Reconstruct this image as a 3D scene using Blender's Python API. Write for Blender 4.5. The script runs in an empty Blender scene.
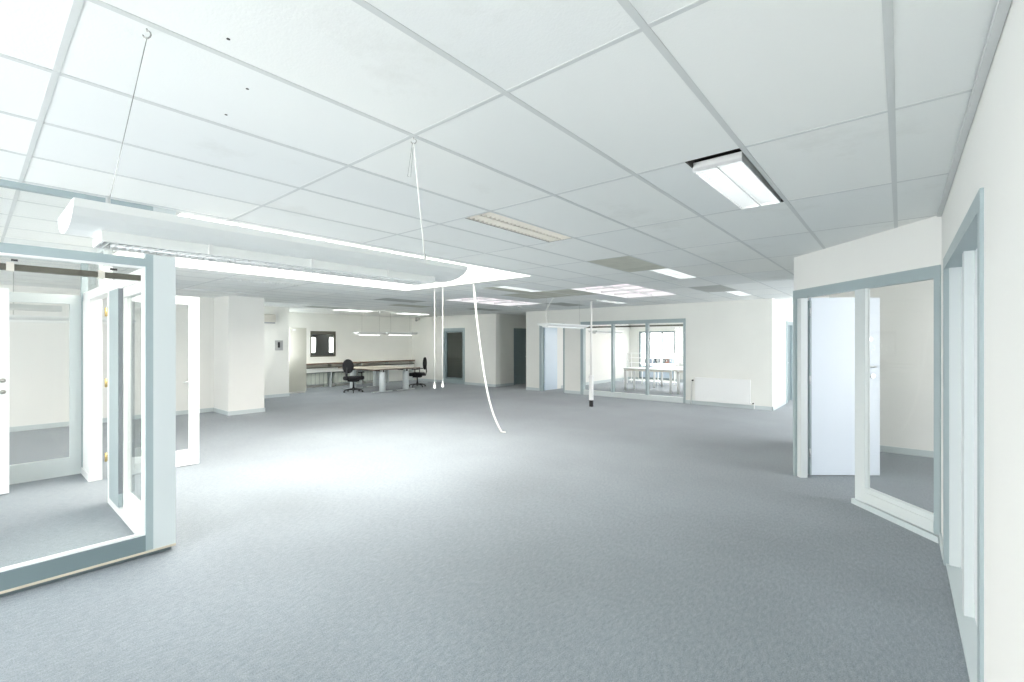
import bpy, bmesh, math, random
from mathutils import Vector, Matrix
random.seed(7)
S = bpy.context.scene
COL = S.collection
PI = math.pi
H = 2.62          # ceiling height
EYE = 1.604

# ---------------------------------------------------------------- materials
def mat(name, col, rough=0.6, metal=0.0, emit=None, estr=0.0, vary=0.0, vscale=6.0, bump=0.0, bscale=200.0, spec=0.5):
    m = bpy.data.materials.new(name); m.use_nodes = True
    nt = m.node_tree; b = nt.nodes['Principled BSDF']
    b.inputs['Base Color'].default_value = (*col, 1)
    b.inputs['Roughness'].default_value = rough
    b.inputs['Metallic'].default_value = metal
    b.inputs['Specular IOR Level'].default_value = spec
    if emit:
        b.inputs['Emission Color'].default_value = (*emit, 1)
        b.inputs['Emission Strength'].default_value = estr
    if vary > 0 or bump > 0:
        tc = nt.nodes.new('ShaderNodeTexCoord')
    if vary > 0:
        n = nt.nodes.new('ShaderNodeTexNoise'); n.inputs['Scale'].default_value = vscale
        n.inputs['Detail'].default_value = 5
        nt.links.new(tc.outputs['Object'], n.inputs['Vector'])
        r = nt.nodes.new('ShaderNodeMapRange')
        r.inputs['From Min'].default_value = .3; r.inputs['From Max'].default_value = .7
        r.inputs['To Min'].default_value = 1 - vary; r.inputs['To Max'].default_value = 1 + vary * .4
        nt.links.new(n.outputs['Fac'], r.inputs['Value'])
        mx = nt.nodes.new('ShaderNodeVectorMath'); mx.operation = 'SCALE'
        mx.inputs[0].default_value = col
        nt.links.new(r.outputs['Result'], mx.inputs['Scale'])
        nt.links.new(mx.outputs[0], b.inputs['Base Color'])
    if bump > 0:
        n2 = nt.nodes.new('ShaderNodeTexNoise'); n2.inputs['Scale'].default_value = bscale
        nt.links.new(tc.outputs['Object'], n2.inputs['Vector'])
        bp = nt.nodes.new('ShaderNodeBump'); bp.inputs['Strength'].default_value = bump
        bp.inputs['Distance'].default_value = .004
        nt.links.new(n2.outputs['Fac'], bp.inputs['Height'])
        nt.links.new(bp.outputs['Normal'], b.inputs['Normal'])
    return m

def emis(name, col, s):
    m = bpy.data.materials.new(name); m.use_nodes = True; nt = m.node_tree
    nt.nodes.clear()
    e = nt.nodes.new('ShaderNodeEmission'); e.inputs[0].default_value = (*col, 1); e.inputs[1].default_value = s
    o = nt.nodes.new('ShaderNodeOutputMaterial'); nt.links.new(e.outputs[0], o.inputs[0])
    return m

def glass(name, tint=(.985, .985, .98), refl=1.0):
    m = bpy.data.materials.new(name); m.use_nodes = True; nt = m.node_tree
    nt.nodes.clear()
    t = nt.nodes.new('ShaderNodeBsdfTransparent'); t.inputs[0].default_value = (*tint, 1)
    g = nt.nodes.new('ShaderNodeBsdfGlossy'); g.inputs['Roughness'].default_value = .02
    f = nt.nodes.new('ShaderNodeFresnel'); f.inputs[0].default_value = 1.45
    ge = nt.nodes.new('ShaderNodeNewGeometry')
    inv = nt.nodes.new('ShaderNodeMath'); inv.operation = 'SUBTRACT'; inv.inputs[0].default_value = 1
    nt.links.new(ge.outputs['Backfacing'], inv.inputs[1])
    k0 = nt.nodes.new('ShaderNodeMath'); k0.operation = 'MULTIPLY'; k0.inputs[1].default_value = refl
    nt.links.new(f.outputs[0], k0.inputs[0])
    k = nt.nodes.new('ShaderNodeMath'); k.operation = 'MULTIPLY'
    nt.links.new(k0.outputs[0], k.inputs[0]); nt.links.new(inv.outputs[0], k.inputs[1])
    mx = nt.nodes.new('ShaderNodeMixShader'); nt.links.new(k.outputs[0], mx.inputs[0])
    nt.links.new(t.outputs[0], mx.inputs[1]); nt.links.new(g.outputs[0], mx.inputs[2])
    o = nt.nodes.new('ShaderNodeOutputMaterial'); nt.links.new(mx.outputs[0], o.inputs[0])
    return m

M = {}
M['wall'] = mat('painted_wall', (.82, .825, .78), .75, vary=.03, vscale=1.3, bump=.15, bscale=60)
M['wallw'] = mat('bright_painted_wall', (.82, .82, .79), .75, vary=.02, vscale=1.0, bump=.15, bscale=60)
M['blue'] = mat('blue_grey_frame_paint', (.355, .43, .445), .4, vary=.03, vscale=3)
M['bluedk'] = mat('dark_blue_grey_rail_paint', (.24, .305, .32), .42, vary=.04, vscale=3)
M['rail'] = mat('dark_rail_paint', (.17, .225, .24), .42, vary=.04, vscale=3)
M['pale'] = mat('pale_grey_blue_paint', (.63, .68, .68), .4)
M['base'] = mat('skirting_grey_paint', (.55, .61, .62), .45)
M['white'] = mat('white_paint', (.86, .87, .86), .4)
M['doorw'] = mat('white_door_leaf', (.84, .87, .89), .38)
M['doorb'] = mat('light_blue_door_leaf', (.60, .70, .80), .38)
M['trimc'] = mat('cream_edge_strip', (.62, .56, .46), .6)
M['brown'] = mat('brown_blind_rail', (.115, .11, .085), .5)
M['brass'] = mat('brass', (.62, .47, .20), .35, .9)
M['chrome'] = mat('satin_metal', (.62, .64, .64), .3, .9)
M['black'] = mat('black_plastic', (.018, .018, .02), .5)
M['fabric'] = mat('black_fabric', (.014, .014, .016), .9, bump=.3, bscale=300)
M['dark'] = mat('dark_opening', (.05, .05, .045), .8)
M['plenum'] = mat('plenum_dark', (.06, .055, .05), .9)
M['deskgrey'] = mat('light_grey_leg_metal', (.68, .73, .74), .4, .1)
M['desktop'] = mat('pale_laminate', (.72, .66, .55), .4, vary=.05, vscale=8)
M['deskedge'] = mat('brown_desk_edge', (.16, .10, .07), .5)
M['wood'] = mat('pale_wood', (.66, .57, .42), .5, vary=.08, vscale=10)
M['lamp'] = mat('white_lamp_metal', (.86, .88, .87), .35)
M['louv'] = mat('louvre_metal', (.80, .82, .82), .28, .35)
M['cream'] = mat('cream_louvre', (.78, .75, .68), .4, .1)
M['cable'] = mat('white_cable', (.85, .85, .82), .45)
M['wire'] = mat('steel_wire', (.38, .38, .36), .4, .7)
M['rad'] = mat('radiator_white', (.84, .85, .84), .4)
M['tube_on'] = emis('lit_tube', (1, .99, .96), 4)
M['diff_on'] = emis('lit_diffuser', (1, .98, .93), 2.2)
M['sky_on'] = emis('skylight_opal_daylight', (1, .94, .86), 6.8)
M['sky2'] = emis('old_skylight_opal', (1, .90, .96), .78)
M['sky3'] = emis('small_skylight_opal', (1, 1, .98), 4.5)
M['sensor'] = mat('sensor_plastic', (.5, .5, .47), .5)
M['dim'] = mat('taupe_office_paint', (.38, .34, .31), .8)
M['pinkish'] = mat('terracotta_brick', (.62, .36, .28), .8, vary=.2, vscale=20)
M['greenish'] = mat('old_radiator_paint', (.60, .64, .57), .5, vary=.18, vscale=3)
M['gloss'] = mat('glossy_cream_door', (.52, .52, .45), .12, vary=.05, vscale=2)
M['boxg'] = mat('grey_folder', (.22, .24, .26), .6)
M['boxr'] = mat('red_folder', (.42, .22, .18), .6)
M['boxb'] = mat('blue_folder', (.34, .42, .50), .6)
M['glass'] = glass('clear_glass')
M['glass_ref'] = glass('reflective_glass', (.93, .96, .95), 1.6)

# carpet
def carpet():
    m = bpy.data.materials.new('blue_grey_carpet'); m.use_nodes = True; nt = m.node_tree
    b = nt.nodes['Principled BSDF']; b.inputs['Roughness'].default_value = .95
    b.inputs['Specular IOR Level'].default_value = .08
    b.inputs['Sheen Weight'].default_value = .25
    tc = nt.nodes.new('ShaderNodeTexCoord')
    def noise(scale, detail, vec=None, rough=.5):
        n = nt.nodes.new('ShaderNodeTexNoise'); n.inputs['Scale'].default_value = scale
        n.inputs['Detail'].default_value = detail; n.inputs['Roughness'].default_value = rough
        nt.links.new(vec or tc.outputs['Object'], n.inputs['Vector']); return n.outputs['Fac']
    mp = nt.nodes.new('ShaderNodeMapping'); mp.inputs['Scale'].default_value = (1, .35, 1)
    mp.inputs['Rotation'].default_value = (0, 0, .7)
    nt.links.new(tc.outputs['Object'], mp.inputs['Vector'])
    fine = noise(150, 3, None, .7); mid = noise(60, 4, mp.outputs[0], .65); big = noise(.55, 4)
    mix = nt.nodes.new('ShaderNodeMix'); mix.data_type = 'FLOAT'; mix.inputs[0].default_value = .35
    nt.links.new(fine, mix.inputs[2]); nt.links.new(mid, mix.inputs[3])
    cr = nt.nodes.new('ShaderNodeValToRGB')
    cr.color_ramp.elements[0].position = .34; cr.color_ramp.elements[0].color = (.118, .148, .174, 1)
    cr.color_ramp.elements[1].position = .66; cr.color_ramp.elements[1].color = (.30, .338, .366, 1)
    nt.links.new(mix.outputs[0], cr.inputs[0])
    r = nt.nodes.new('ShaderNodeMapRange'); r.inputs['From Min'].default_value = .3; r.inputs['From Max'].default_value = .7
    r.inputs['To Min'].default_value = .86; r.inputs['To Max'].default_value = 1.12
    nt.links.new(big, r.inputs['Value'])
    sc = nt.nodes.new('ShaderNodeVectorMath'); sc.operation = 'SCALE'
    nt.links.new(cr.outputs[0], sc.inputs[0]); nt.links.new(r.outputs[0], sc.inputs['Scale'])
    nt.links.new(sc.outputs[0], b.inputs['Base Color'])
    bp = nt.nodes.new('ShaderNodeBump'); bp.inputs['Strength'].default_value = .5; bp.inputs['Distance'].default_value = .006
    nt.links.new(mix.outputs[0], bp.inputs['Height']); nt.links.new(bp.outputs[0], b.inputs['Normal'])
    return m
M['carpet'] = carpet()

# ceiling tiles: per-tile tint and small stains
GX, GY, SX, SY = -.03, .21, .6, 1.2
def tiles():
    m = bpy.data.materials.new('mineral_ceiling_tiles'); m.use_nodes = True; nt = m.node_tree
    b = nt.nodes['Principled BSDF']; b.inputs['Roughness'].default_value = .9; b.inputs['Specular IOR Level'].default_value = .1
    tc = nt.nodes.new('ShaderNodeTexCoord')
    off = nt.nodes.new('ShaderNodeVectorMath'); off.operation = 'SUBTRACT'; off.inputs[1].default_value = (GX, GY, 0)
    nt.links.new(tc.outputs['Object'], off.inputs[0])
    dv = nt.nodes.new('ShaderNodeVectorMath'); dv.operation = 'DIVIDE'; dv.inputs[1].default_value = (SX, SY, 100)
    nt.links.new(off.outputs[0], dv.inputs[0])
    fl = nt.nodes.new('ShaderNodeVectorMath'); fl.operation = 'FLOOR'; nt.links.new(dv.outputs[0], fl.inputs[0])
    wn = nt.nodes.new('ShaderNodeTexWhiteNoise'); wn.noise_dimensions = '3D'; nt.links.new(fl.outputs[0], wn.inputs['Vector'])
    cr = nt.nodes.new('ShaderNodeValToRGB'); cr.color_ramp.interpolation = 'LINEAR'
    E = cr.color_ramp.elements
    E[0].position = 0; E[0].color = (.85, .87, .86, 1)
    E[1].position = 1; E[1].color = (.90, .91, .885, 1)
    e = E.new(.5); e.color = (.875, .89, .87, 1)
    nt.links.new(wn.outputs['Value'], cr.inputs[0])
    n = nt.nodes.new('ShaderNodeTexNoise'); n.inputs['Scale'].default_value = 1.6; n.inputs['Detail'].default_value = 8
    n.inputs['Roughness'].default_value = .7
    nt.links.new(tc.outputs['Object'], n.inputs['Vector'])
    r = nt.nodes.new('ShaderNodeMapRange'); r.inputs['From Min'].default_value = .58; r.inputs['From Max'].default_value = .78
    r.inputs['To Min'].default_value = 0; r.inputs['To Max'].default_value = .3
    nt.links.new(n.outputs['Fac'], r.inputs['Value'])
    mx = nt.nodes.new('ShaderNodeMix'); mx.data_type = 'RGBA'
    nt.links.new(r.outputs[0], mx.inputs[0]); nt.links.new(cr.outputs[0], mx.inputs[6])
    mx.inputs[7].default_value = (.60, .60, .55, 1)
    nt.links.new(mx.outputs[2], b.inputs['Base Color'])
    nf = nt.nodes.new('ShaderNodeTexNoise'); nf.inputs['Scale'].default_value = 120; nf.inputs['Detail'].default_value = 4
    nt.links.new(tc.outputs['Object'], nf.inputs['Vector'])
    bp = nt.nodes.new('ShaderNodeBump'); bp.inputs['Strength'].default_value = .25; bp.inputs['Distance'].default_value = .003
    nt.links.new(nf.outputs['Fac'], bp.inputs['Height']); nt.links.new(bp.outputs[0], b.inputs['Normal'])
    return m
M['tile'] = tiles()
M['stain'] = mat('brown_stained_tile', (.60, .60, .52), .9, vary=.15, vscale=4)
M['stain2'] = mat('grey_dusty_tile', (.50, .51, .48), .9, vary=.1, vscale=4)
M['tee'] = mat('ceiling_tee_paint', (.66, .68, .67), .5)

# ---------------------------------------------------------------- mesh helper
class MB:
    def __init__(s): s.bm = bmesh.new()
    def box(s, x0, x1, y0, y1, z0, z1, mi=0, m=None, bev=0):
        if x0 > x1: x0, x1 = x1, x0
        if y0 > y1: y0, y1 = y1, y0
        if z0 > z1: z0, z1 = z1, z0
        P = [(x0,y0,z0),(x1,y0,z0),(x1,y1,z0),(x0,y1,z0),(x0,y0,z1),(x1,y0,z1),(x1,y1,z1),(x0,y1,z1)]
        v = [s.bm.verts.new(m @ Vector(p) if m else p) for p in P]
        fs = []
        for q in ((0,3,2,1),(4,5,6,7),(0,1,5,4),(1,2,6,5),(2,3,7,6),(3,0,4,7)):
            f = s.bm.faces.new([v[i] for i in q]); f.material_index = mi; fs.append(f)
        if bev:
            es = list({e for f in fs for e in f.edges})
            bmesh.ops.bevel(s.bm, geom=es, offset=bev, segments=2, affect='EDGES', profile=.5)
        return s
    def prism(s, pts, axis, a, b, mi=0, m=None, smooth=False):
        """polygon pts in the two other axes, extruded along axis from a to b"""
        def P(p, t):
            q = {'x': (t, p[0], p[1]), 'y': (p[0], t, p[1]), 'z': (p[0], p[1], t)}[axis]
            return m @ Vector(q) if m else Vector(q)
        A = [s.bm.verts.new(P(p, a)) for p in pts]; B = [s.bm.verts.new(P(p, b)) for p in pts]
        n = len(pts)
        fs = [s.bm.faces.new(A[::-1]), s.bm.faces.new(B)]
        for i in range(n):
            f = s.bm.faces.new((A[i], A[(i+1) % n], B[(i+1) % n], B[i])); f.smooth = smooth; fs.append(f)
        for f in fs: f.material_index = mi
        bmesh.ops.recalc_face_normals(s.bm, faces=fs)
        return s
    def tube(s, pts, r, n=8, mi=0, cap=True):
        pts = [Vector(p) for p in pts]; rs = r if isinstance(r, (list, tuple)) else [r]*len(pts)
        rings = []
        up = None
        for i, p in enumerate(pts):
            d = (pts[min(i+1, len(pts)-1)] - pts[max(i-1, 0)]).normalized()
            if up is None:
                up = d.orthogonal().normalized()
            else:
                up = (up - d*up.dot(d)).normalized()
            w = d.cross(up)
            rings.append([s.bm.verts.new(p + (up*math.cos(2*PI*k/n) + w*math.sin(2*PI*k/n))*rs[i]) for k in range(n)])
        fs = []
        for A, B in zip(rings, rings[1:]):
            for k in range(n):
                f = s.bm.faces.new((A[k], A[(k+1) % n], B[(k+1) % n], B[k])); f.smooth = True; fs.append(f)
        if cap:
            fs.append(s.bm.faces.new(rings[0][::-1])); fs.append(s.bm.faces.new(rings[-1]))
        for f in fs: f.material_index = mi
        return s
    def lathe(s, prof, c=(0,0,0), n=24, mi=0):
        s.tube([(c[0], c[1], c[2]+z) for r, z in prof], [max(r, 1e-4) for r, z in prof], n, mi)
        return s
    def quad(s, P, mi=0):
        f = s.bm.faces.new([s.bm.verts.new(p) for p in P]); f.material_index = mi; return s
    def split(s, name, mats, parent=None, **kw):
        """each separate piece becomes an object of its own"""
        left = set(s.bm.verts); out = []
        while left:
            st = [left.pop()]; isl = set(st)
            while st:
                v = st.pop()
                for e in v.link_edges:
                    o = e.other_vert(v)
                    if o in left: left.discard(o); isl.add(o); st.append(o)
            nb = MB(); mp = {v: nb.bm.verts.new(v.co) for v in isl}
            for f in {f for v in isl for f in v.link_faces}:
                g = nb.bm.faces.new([mp[v] for v in f.verts]); g.smooth = f.smooth; g.material_index = f.material_index
            out.append(nb.build(name, mats, parent, **kw))
        s.bm.free()
        return out
    def build(s, name, mats, parent=None, **kw):
        me = bpy.data.meshes.new(name); 
        s.bm.to_mesh(me); s.bm.free()
        for m in (mats if isinstance(mats, (list, tuple)) else [mats]): me.materials.append(m)
        o = bpy.data.objects.new(name, me); COL.objects.link(o)
        if parent: o.parent = parent
        for k, v in kw.items(): o[k] = v
        return o

def tag(o, label, cat, group=None, kind=None):
    o['label'] = label; o['category'] = cat
    if group: o['group'] = group
    if kind: o['kind'] = kind
    return o
def thing(name, label, cat, loc=(0,0,0), rz=0, group=None):
    o = bpy.data.objects.new(name, None); COL.objects.link(o)
    o.location = loc; o.rotation_euler = (0, 0, rz); o.empty_display_size = .1
    return tag(o, label, cat, group)
def copy_tree(o, parent=None):
    c = o.copy(); COL.objects.link(c)
    if parent: c.parent = parent
    for ch in [x for x in bpy.data.objects if x.parent == o]: copy_tree(ch, c)
    return c
def struct(mb, name, mats, label=None, cat=None, parent=None):
    o = mb.build(name, mats, parent)
    if parent is None:
        o['kind'] = 'structure'
        if label: o['label'] = label
        if cat: o['category'] = cat
    return o
def sroot(name, label, cat, loc=(0,0,0), rz=0):
    o = thing(name, label, cat, loc, rz); o['kind'] = 'structure'; return o

# ---------------------------------------------------------------- floor / roof
SK = (-7.45, -4.33, 1.08, 5.58)     # large skylight
S2 = (-4.83, -3.63, 7.41, 9.81)     # old skylight
ROOF = 3.15
YB = -3.0                            # facade behind the viewer
XE = 3.2                             # east facade
XW = -15.8
YN = 18.5

struct(MB().box(-19.5, XE+.3, YB-.3, YN+.3, -.2, 0), 'floor', M['carpet'], 'blue grey mottled office carpet', 'carpet')

# recessed fixtures (x0,x1,y0,y1) openings in the ceiling
FIX = [(-.93, -.63, 2.607, 3.81), (-2.73, -2.43, 2.61, 3.81), (-2.73, -2.43, 6.21, 7.41), (-2.73, -2.43, 9.81, 11.01),
       (-5.73, -5.43, 9.95, 11.15), (-5.73, -5.43, 6.21, 7.41), (-8.43, -8.13, 2.61, 3.81), (-10.53, -10.23, 2.61, 3.81),
       ]
S3 = (-8.43, -7.23, 7.41, 9.81); S4 = (-13.83, -13.23, 7.41, 8.61); S5 = (-13.83, -13.23, 9.81, 11.01)
S6 = (-6.6, -4.2, 14.0, 16.0)  # unseen skylight, added to brighten the meeting room
SKYS = [SK, S2, S3, S4, S5, S6]
OUT = [(-19.8, -12.24, YB-.4, 4.46), (-19.8, -13.94, 4.46, 5.96)]   # open air, cut in so daylight reaches the added alcove openings
HOLES = SKYS + FIX + OUT
def inside(x, y, R): return R[0] < x < R[1] and R[2] < y < R[3]
X0c, X1c, Y0c, Y1c = -19.4, XE, YB, YN
xs = {X0c, X1c}; ys = {Y0c, Y1c}
k = 0
gx = [GX + SX*i for i in range(-40, 10) if X0c < GX + SX*i < X1c]
gy = [GY + SY*i for i in range(-6, 20) if Y0c < GY + SY*i < Y1c]
xs |= set(gx); ys |= set(gy)
for R in HOLES: xs |= {R[0], R[1]}; ys |= {R[2], R[3]}
def uniq(v):
    out = []
    for a in sorted(v):
        if not out or a - out[-1] > 1e-4: out.append(a)
    return out
xs = uniq(xs); ys = uniq(ys)
STAIN = [(-2.73, 5.4, 1), (-2.73, 9.3, 2), (-6.0, 7.0, 1), (-5.7, 8.4, 1), (-5.13, 8.4, 1), (-6.3, 8.0, 1), 
         (-9.3, 7.2, 2), (-10.8, 8.0, 1), (-8.1, 8.1, 2), (-12.9, 6.8, 2), (-9.9, 10.4, 2), (-6.9, 10.5, 2)]
def cell(x, y): return (math.floor((x-GX)/SX), math.floor((y-GY)/SY))
ST = {cell(x, y): k for x, y, k in STAIN}
cm = MB()
V = {}
def cv(x, y):
    if (x, y) not in V: V[(x, y)] = cm.bm.verts.new((x, y, H))
    return V[(x, y)]
for i in range(len(xs)-1):
    for j in range(len(ys)-1):
        cx_, cy_ = (xs[i]+xs[i+1])/2, (ys[j]+ys[j+1])/2
        if any(inside(cx_, cy_, R) for R in HOLES): continue
        f = cm.bm.faces.new((cv(xs[i], ys[j]), cv(xs[i], ys[j+1]), cv(xs[i+1], ys[j+1]), cv(xs[i+1], ys[j])))
        f.material_index = ST.get(cell(cx_, cy_), 0)
struct(cm, 'ceiling', [M['tile'], M['stain'], M['stain2']], 'suspended ceiling of large off-white mineral tiles', 'ceiling')
for hx, hy in ((-1.72, .56), (-2.00, .72), (-2.30, .74)):
    MB().lathe([(.003, H-.0015), (.006, H-.0012), (.006, H-.0002)], (hx, hy, 0), 8).build('screw_hole', M['dark'], bpy.data.objects['ceiling'])
# tees
tm = MB(); tw = .013
for x in gx:
    for j in range(len(ys)-1):
        yc = (ys[j]+ys[j+1])/2
        if any(inside(x, yc, R) for R in SKYS + OUT): continue
        tm.box(x-tw, x+tw, ys[j], ys[j+1], H-.002, H)
for y in gy:
    for i in range(len(xs)-1):
        xc = (xs[i]+xs[i+1])/2
        if any(inside(xc, y, R) for R in SKYS + OUT) : continue
        if any(inside(xc, y, R) for R in FIX): continue
        tm.box(xs[i], xs[i+1], y-tw*.8, y+tw*.8, H-.0015, H-.0002)
struct(tm, 'trim_1', M['tee'], 'grey metal grid of the suspended ceiling', 'ceiling grid')
# roof slab with skylight holes + shafts
rm = MB()
rx = uniq([-19.7, XE+.3] + [v for R in SKYS for v in R[:2]] + [-12.24, -13.94]); ry = uniq([YB-.3, YN+.3] + [v for R in SKYS for v in R[2:]] + [4.46, 5.96])
for i in range(len(rx)-1):
    for j in range(len(ry)-1):
        a, b = (rx[i]+rx[i+1])/2, (ry[j]+ry[j+1])/2
        if any(inside(a, b, R) for R in SKYS + OUT): continue
        rm.box(rx[i], rx[i+1], ry[j], ry[j+1], ROOF, ROOF+.2)
struct(rm, 'roof_slab', M['plenum'])
def skylight(n, R, pane_mat, label, bars):
    r = sroot('window_%d' % n, label, 'skylight', (R[0], R[2], H))
    w, d, hh = R[1]-R[0], R[3]-R[2], ROOF-H
    MB().box(-.03, 0, -.03, d+.03, 0.001, hh).box(w, w+.03, -.03, d+.03, 0.001, hh).box(0, w, -.03, 0, 0.001, hh).box(0, w, d, d+.03, 0.001, hh).build('shaft_lining', M['white'], r)
    zp = hh-.02 if n == 1 else .06
    MB().box(0.005, w-.005, 0.005, d-.005, zp, zp+.015).build('opal_pane', pane_mat, r)
    b = MB()
    for t in bars[0]: b.box(t-.012, t+.012, 0, d, zp-.04, zp-.002)
    for t in bars[1]: b.box(0, w, t-.012, t+.012, zp-.04, zp-.002)
    b.build('glazing_bar', M['white'] if n == 1 else M['tee'], r)
skylight(1, SK, M['sky_on'], 'large blindingly bright rectangular skylight near the left glass partition', ([1.0, 2.0], [1.15, 2.3, 3.45]))
skylight(2, S2, M['sky2'], 'smaller pinkish divided skylight near the far meeting room', ([.6], [.6, 1.2, 1.8]))

skylight(10, S3, M['sky2'], 'faint pinkish skylight in front of the dark corridor', ([.6], [.6, 1.2, 1.8]))
skylight(11, S4, M['sky3'], 'bright skylight strip above the interior window', ([], []))
skylight(13, S6, M['sky3'], 'unseen skylight added to brighten the meeting room', ([], []))
skylight(12, S5, M['sky3'], 'bright skylight strip above the far desk', ([], []))

# ---------------------------------------------------------------- walls
WT = H  # walls stop at the tiles; outer ones go to the roof
def wall(name, boxes, m=None, label=None):
    w = MB()
    for b in boxes: w.box(*b)
    return struct(w, name, m or M['wall'], label, 'wall' if label else None)
def baseboard(name, boxes, m=None):
    w = MB()
    for b in boxes: w.box(*b)
    return struct(w, name, m or M['base'], 'pale blue-grey skirting board', 'skirting board')

# unseen facade behind the viewer; windows added and sized to light the room
def facade_x(y0, y1, xa, xb, wins, z0=.75, z1=2.45, name='wall_south'):
    B = [(xa, xb, y0, y1, 0, z0), (xa, xb, y0, y1, z1, ROOF)]
    e = xa
    for a, b in wins: B.append((e, a, y0, y1, z0, z1)); e = b
    B.append((e, xb, y0, y1, z0, z1))
    return wall(name, B, M['wallw'])
def facade_y(x0, x1, ya, yb, wins, z0=.75, z1=2.45, name='wall_east'):
    B = [(x0, x1, ya, yb, 0, z0), (x0, x1, ya, yb, z1, ROOF)]
    e = ya
    for a, b in wins: B.append((x0, x1, e, a, z0, z1)); e = b
    B.append((x0, x1, e, yb, z0, z1))
    return wall(name, B, M['wallw'])
SW = [(-10.4, -9.0), (-6.2, -5.6), (-4.0, -1.7), (-1.4, -.8), (.7, 2.9)]
facade_x(YB-.25, YB, -12.24, XE+.25, SW, .3, 2.5, 'wall_south')
EW = [(-1.8, -.4), (.2, 2.3), (2.7, 4.7), (5.6, 6.45), (9.4, 12.5), (13.3, 15.6)]
facade_y(XE, XE+.25, YB, YN, EW, .3, 2.5, 'wall_east')
NW = [(-8.55, -7.0), (-6.2, -4.5), (-4.2, -2.6)]  # the last two are unseen, added to brighten the meeting room
facade_x(YN, YN+.25, -19.5, XE+.25, NW, .04, 2.05, 'wall_north')
facade_y(-19.5, -19.25, 6.2, YN, [(9.40, 9.64), (10.26, 10.48)], 1.15, 1.8, 'wall_west')

# right wall with the recessed double door
RX = .25
wall('wall_right', [(RX, RX+.14, YB, 2.57, 0, H), (RX, RX+.14, 4.60, 5.0, 0, H), (RX, RX+.14, 2.57, 4.60, 2.21, H)], M['wallw'], 'long cream-white wall at the right edge')
baseboard('baseboard_right', [(RX-.014, RX, YB, 2.55, 0, .09), (RX-.014, RX, 4.63, 4.98, 0, .09)])
struct(MB().box(RX-.03, RX-.002, YB, 4.97, H-.022, H-.0055), 'trim_2', M['tee'], 'grey ceiling edge angle along the right wall', 'trim')
d1 = sroot('door_1', 'pale recessed double doorway in the right wall', 'door', (RX, 2.57, 0))
MB().box(-.012, .10, 0, .07, 0, 2.21).box(-.012, .10, 1.95, 2.03, 0, 2.21).box(-.012, .10, .07, 1.95, 2.13, 2.21).build('frame', M['blue'], d1, label='blue-grey frame')
MB().box(.03, .10, 1.15, 1.25, 0.02, 2.13).build('mullion', M['pale'], d1)
MB().box(.015, .10, 1.92, 1.95, 0.02, 2.13).build('jamb_lining', M['pale'], d1)
MB().box(.075, .115, .075, 1.145, .02, 2.125).box(.065, .075, .15, 1.07, .15, 1.95).build('leaf', M['doorw'], d1)
MB().box(.075, .115, 1.255, 1.915, .02, 2.125).build('leaf', M['doorw'], d1)
MB().box(0, .12, .07, 1.95, 0, .018).build('threshold', M['base'], d1)
MB().tube([(.075, .20, 1.02), (.04, .20, 1.02), (.04, .32, 1.02)], .009).build('handle', M['chrome'], d1)

# angled wall
P0 = Vector((RX, 5.0, 0)); P1 = Vector((-.98, 6.42, 0)); D = (P1-P0); LA = D.length; ang = math.atan2(D.y, D.x)
MA = Matrix.Translation(P0) @ Matrix.Rotation(ang, 4, 'Z')   # local +x along wall, +y is towards the hall (left of travel) -> check: hall side is +y
def L(mb, *a): mb.box(*a, m=MA); return mb
w = MB()
TH = .12   # wall body on the far side (local y negative)
L(w, 0, LA, -TH, 0, 2.22, H); L(w, -.02, .004, -TH, 0, 0, 2.22)
struct(w, 'wall_angled', M['wallw'], 'cream band of wall above the angled glazed screen at right', 'wall')
w4 = sroot('window_3', 'angled blue-grey framed glazed screen with open doorway at right', 'glazed screen', P0, ang)
f = MB()
f.box(.004, LA, -.06, .012, 2.12, 2.22).box(.004, .055, -.06, .012, .055, 2.12).box(LA-.045, LA, -.10, .012, 0, 2.12)
f.build('frame', M['blue'], w4, label='blue-grey frame')
MB().box(.77, .90, -.04, .008, .0, 2.12).build('mullion', M['pale'], w4)
MB().box(.055, .77, -.04, .006, .055, .20).box(.055, .77, .006, .018, .07, .155).build('bottom_rail', M['pale'], w4)
MB().box(.0, .92, -.05, .03, 0, .05).build('plinth', M['base'], w4)
MB().box(.055, .77, -.028, -.022, .20, 2.12).build('pane', M['glass'], w4)
MB().box(LA-.115, LA-.045, -.09, -.01, 0, 2.12).build('jamb_lining', M['pale'], w4)
# open leaf inside
lf0 = Vector((-.83, 6.52, 0)); lf1 = Vector((-.20, 7.04, 0)); dl = (lf1-lf0)
d2 = sroot('door_2', 'white door leaf standing open behind the angled screen', 'door', lf0, math.atan2(dl.y, dl.x))
LL = dl.length
MB().box(0, LL, -.02, .02, .01, 2.135, bev=.002).build('leaf', mat('cool_white_leaf', (.70, .76, .83), .4), d2)
MB().box(-.022, 0, -.03, .03, .02, 2.10).build('hinge_stile', M['blue'], d2)
for zz in (.28, 1.15, 1.96): MB().tube([(-.02, -.032, zz-.05), (-.02, -.032, zz+.05)], .010, 8).build('hinge', M['chrome'], d2)
MB().box(LL-.28, LL-.10, -.032, -.02, 1.615, 1.655).build('door_sign', M['chrome'], d2, label='small blank grey name plate')
MB().tube([(LL-.08, -.02, 1.31), (LL-.08, -.06, 1.31), (LL-.17, -.06, 1.31)], .009).build('handle', M['chrome'], d2)
MB().tube([(LL-.09, -.02, 1.2), (LL-.09, -.035, 1.2)], .024, 16).build('lock_rosette', M['chrome'], d2)

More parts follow.
